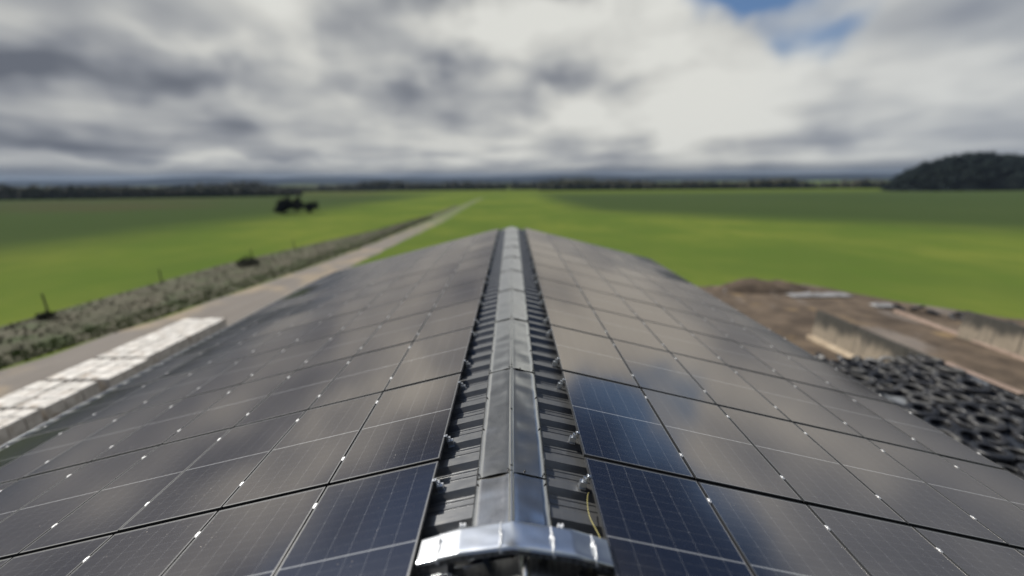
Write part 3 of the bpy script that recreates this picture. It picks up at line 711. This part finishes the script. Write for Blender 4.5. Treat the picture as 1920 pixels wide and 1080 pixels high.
# debris at the far side of the yard
def lump_mesh(name, pts, m, sub=1): 
    b_ = MB()
    for c, r_, q in pts: b_.blob(c, r_, 1, .3, q)
    return b_.mesh(name, m)
for i, (x, y, lx, ly, lb) in enumerate([(26.2, 33.6, 2.6, .5, 'long crumpled strip of white sheeting at the far edge of the soil yard'), (19.6, 35.6, .7, .4, 'small scrap of white sheeting beside the barn eave, far yard edge'), (28.8, 30.4, .8, .4, 'scrap of pale sheeting right of the long white strip')]):
    rows = [[(-lx+2*lx*a/14, -ly+2*ly*c/6, (.06+.22*abs(noise.noise(Vector((a*.6, c*.9, i)))))*(1 if 0 < a < 14 and 0 < c < 6 else .1)) for a in range(15)] for c in range(7)]
    o = link('sheeting', MB().grid(rows, True).mesh('sheeting', M['white']), None, P(x, y, .12)); tag(o, lb, 'sheeting')
for i in range(9):
    x = 29.6+i*.62; y = 29.6-i*.62+rnd.uniform(-.4, .4)
    o = place_tyre(x, y, gz(x, y)+.03+(.2 if i % 3 == 1 else 0), rnd.gauss(0, .25), rnd.gauss(0, .25), rnd.choice(TY), 'discarded tyre in the loose dark row between the field and the soil yard', 'discarded tyres at the field edge')
def mound(name, label, x, y, rx, ry, h, m, seed):
    rows = []
    for a in range(19):
        row = []
        for c in range(13):
            u, v = -1+a/9, -1+c/6; q = max(0, 1-u*u-v*v); row.append((u*rx, v*ry, h*q**.7*(1+.5*noise.noise(Vector((u*3+seed, v*3, 0))))-.03))
        rows.append(row)
    o = link(name, MB().grid(rows, True, True).mesh(name, m), None, P(x, y, .02)); return tag(o, label, 'soil mound')
mound('soil_mound', 'low brown heap of earth between the barn eave and the white sheeting', 22.6, 36.0, 4.2, 1.6, .9, M['soil'], 1)
mound('soil_mound', 'small tan mound of spilled silage at the far corner of tyre heap', 15.2, 21.5, 1.6, 1.8, .35, M['curb'], 2)

# ------------------------------------------------------------------ trees, woods and hills
def leafy(b_, c, r, n, rg, size):
    for _ in range(n):
        d = Vector((rg.gauss(0, 1), rg.gauss(0, 1), rg.gauss(0, 1))).normalized(); q = r*rg.random()**.4
        p0 = Vector(c)+d*q; u = Vector((rg.gauss(0, 1), rg.gauss(0, 1), rg.gauss(0, 1))).normalized()*size; v = u.orthogonal().normalized()*size*.7
        b_.add([p0-u, p0-v, p0+u, p0+v], [(0, 1, 2, 3)])
def tree(x, y, h, w_, m, label, group, seed):
    rg = random.Random(seed); root = empty('tree', P(x, y)); tag(root, label, 'tree', group)
    t_ = MB().tube([(0, 0, -.3), (0, .1, h*.3), (.2, 0, h*.7)], h*.035, 7, h*.012)
    for i in range(5):
        a = i*1.26+rg.random(); t_.tube([(0, 0, h*(.28+.06*i)), (math.cos(a)*w_*.3, math.sin(a)*w_*.3, h*(.45+.07*i)), (math.cos(a)*w_*.42, math.sin(a)*w_*.42, h*(.58+.07*i))], h*.014, 5, h*.004)
    link('trunk', t_.mesh('trunk', M['bark']), root); b_ = MB()
    for i in range(13):
        a = rg.uniform(0, 6.28); q = w_*.36*math.sqrt(rg.random()); zc = h*rg.uniform(.38, .88); leafy(b_, (math.cos(a)*q, math.sin(a)*q, zc), w_*rg.uniform(.13, .22), 80, rg, w_*.045)
    link('crown', b_.mesh('crown', m), root)
for i, (x, y, h, w_, lb) in enumerate([(-83, 150, 4.6, 7, 'broad leftmost tree of the dark clump in the left field'), (-77.5, 149, 5.4, 7.5, 'tallest middle tree of the dark clump in the left field'), (-71.5, 147, 4, 6, 'small rightmost tree of the dark clump in the left field'), (-80, 145, 3.4, 5.5, 'low front tree of the dark clump in the left field')]):
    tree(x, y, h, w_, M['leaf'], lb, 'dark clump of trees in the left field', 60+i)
def wood(name, label, spots_, m, seed, cat='woodland', size=1.0):
    rg = random.Random(seed); b_ = MB()
    for (x, y, z, r_) in spots_:
        b_.blob((x, y, z), r_*.8, 1, .25, 1.0, rg)
        leafy(b_, (x, y, z+r_*.1), r_*1.05, 14, rg, r_*.30*size)
    return stuff(link(name, b_.mesh(name, m)), label, cat)
rg = random.Random(5)
def belt(x0, x1, y0, y1, h, n, dens=1):
    out = []
    for i in range(n):
        t = rg.random(); x = x0+(x1-x0)*t; y = y0+(y1-y0)*t+rg.uniform(-12, 12)
        hh = h*(.55+.6*max(0, noise.noise(Vector((x*.012, y*.01, h)))+.45))*rg.uniform(.75, 1.1); r_ = hh*.42
        out.append((x, y, gz(x, y)+hh*.25, r_)); out.append((x+rg.uniform(-2, 2), y, gz(x, y)+hh*.62, r_*.8))
    return out
wood('woodland', 'long dark belt of distant trees left, under the horizon', belt(-620, -215, 300, 420, 11, 520), M['leaf2'], 1)
wood('woodland', 'far dark tree belt behind the ridge end and left fields', belt(-900, 150, 700, 780, 17, 600), M['leaf2'], 2)
wood('woodland', 'distant low hedge line and trees on the right below the horizon', belt(40, 900, 640, 590, 16, 700), M['leaf2'], 3)
# wooded hill at the right
HT = [(440, 0), (458, 10), (482, 22), (515, 30), (548, 34), (600, 29), (700, 28), (900, 18), (1060, 0)]
def hillh(x, y):
    v = (y-500)/110; return interp(HT, x*500/max(y, 200))*max(0, 1-v*v)**.8
rows = []
for a in range(41):
    rows.append([(330+18*a, 320+360*c/24, gz(0, 320+360*c/24)-3.2+hillh(330+18*a, 320+360*c/24)) for c in range(25)])
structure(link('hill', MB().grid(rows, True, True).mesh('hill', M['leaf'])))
sp2 = []
for _ in range(2300):
    x, y = rg.uniform(340, 1000), rg.uniform(392, 590); h = hillh(x, y)
    if h < .7: continue
    r_ = min(rg.uniform(3, 5.5), 1.5+h*.5); sp2.append((x, y, gz(0, y)+h+r_*.8, r_))
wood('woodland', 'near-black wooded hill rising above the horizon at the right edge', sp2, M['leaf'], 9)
# far hills
def ridge_line(name, x0, x1, y, fn, depth=600):
    rows = []
    for i in range(121):
        x = x0+(x1-x0)*i/120; h = fn(x); row = []
        for c in range(9):
            t = c/8; row.append((x, y-depth/2+depth*t, -34+(h+34)*math.sin(math.pi*t)))
        rows.append(row)
    structure(link(name, MB().grid(rows, True, True).mesh(name, M['hill'])))
ridge_line('hills', -7000, 7000, 3200, lambda x: CZ-14+26*noise.noise(Vector((x*.0011, 1, 0)))+9*noise.noise(Vector((x*.004, 2, 0)))+22*math.exp(-((x+2300)/700)**2), 900)
ridge_line('hills', -9000, 9000, 5200, lambda x: CZ+4+34*noise.noise(Vector((x*.0007, 5, 0)))+10*noise.noise(Vector((x*.003, 6, 0))), 1200)

# ------------------------------------------------------------------ air
hz_ = MB().box(-9500, 9500, -400, 9500, -60, 60)
HM = bpy.data.materials.new('haze'); HM.use_nodes = True; HM.node_tree.nodes.clear()
ho = HM.node_tree.nodes.new('ShaderNodeOutputMaterial'); hv = HM.node_tree.nodes.new('ShaderNodeVolumePrincipled')
hv.inputs['Color'].default_value = (.30, .38, .50, 1); hv.inputs['Density'].default_value = .00010; hv.inputs['Anisotropy'].default_value = .1
HM.node_tree.links.new(hv.outputs[0], ho.inputs['Volume'])
stuff(link('haze', hz_.mesh('haze', HM)), 'thin bluish haze over the distant fields and hills', 'haze')
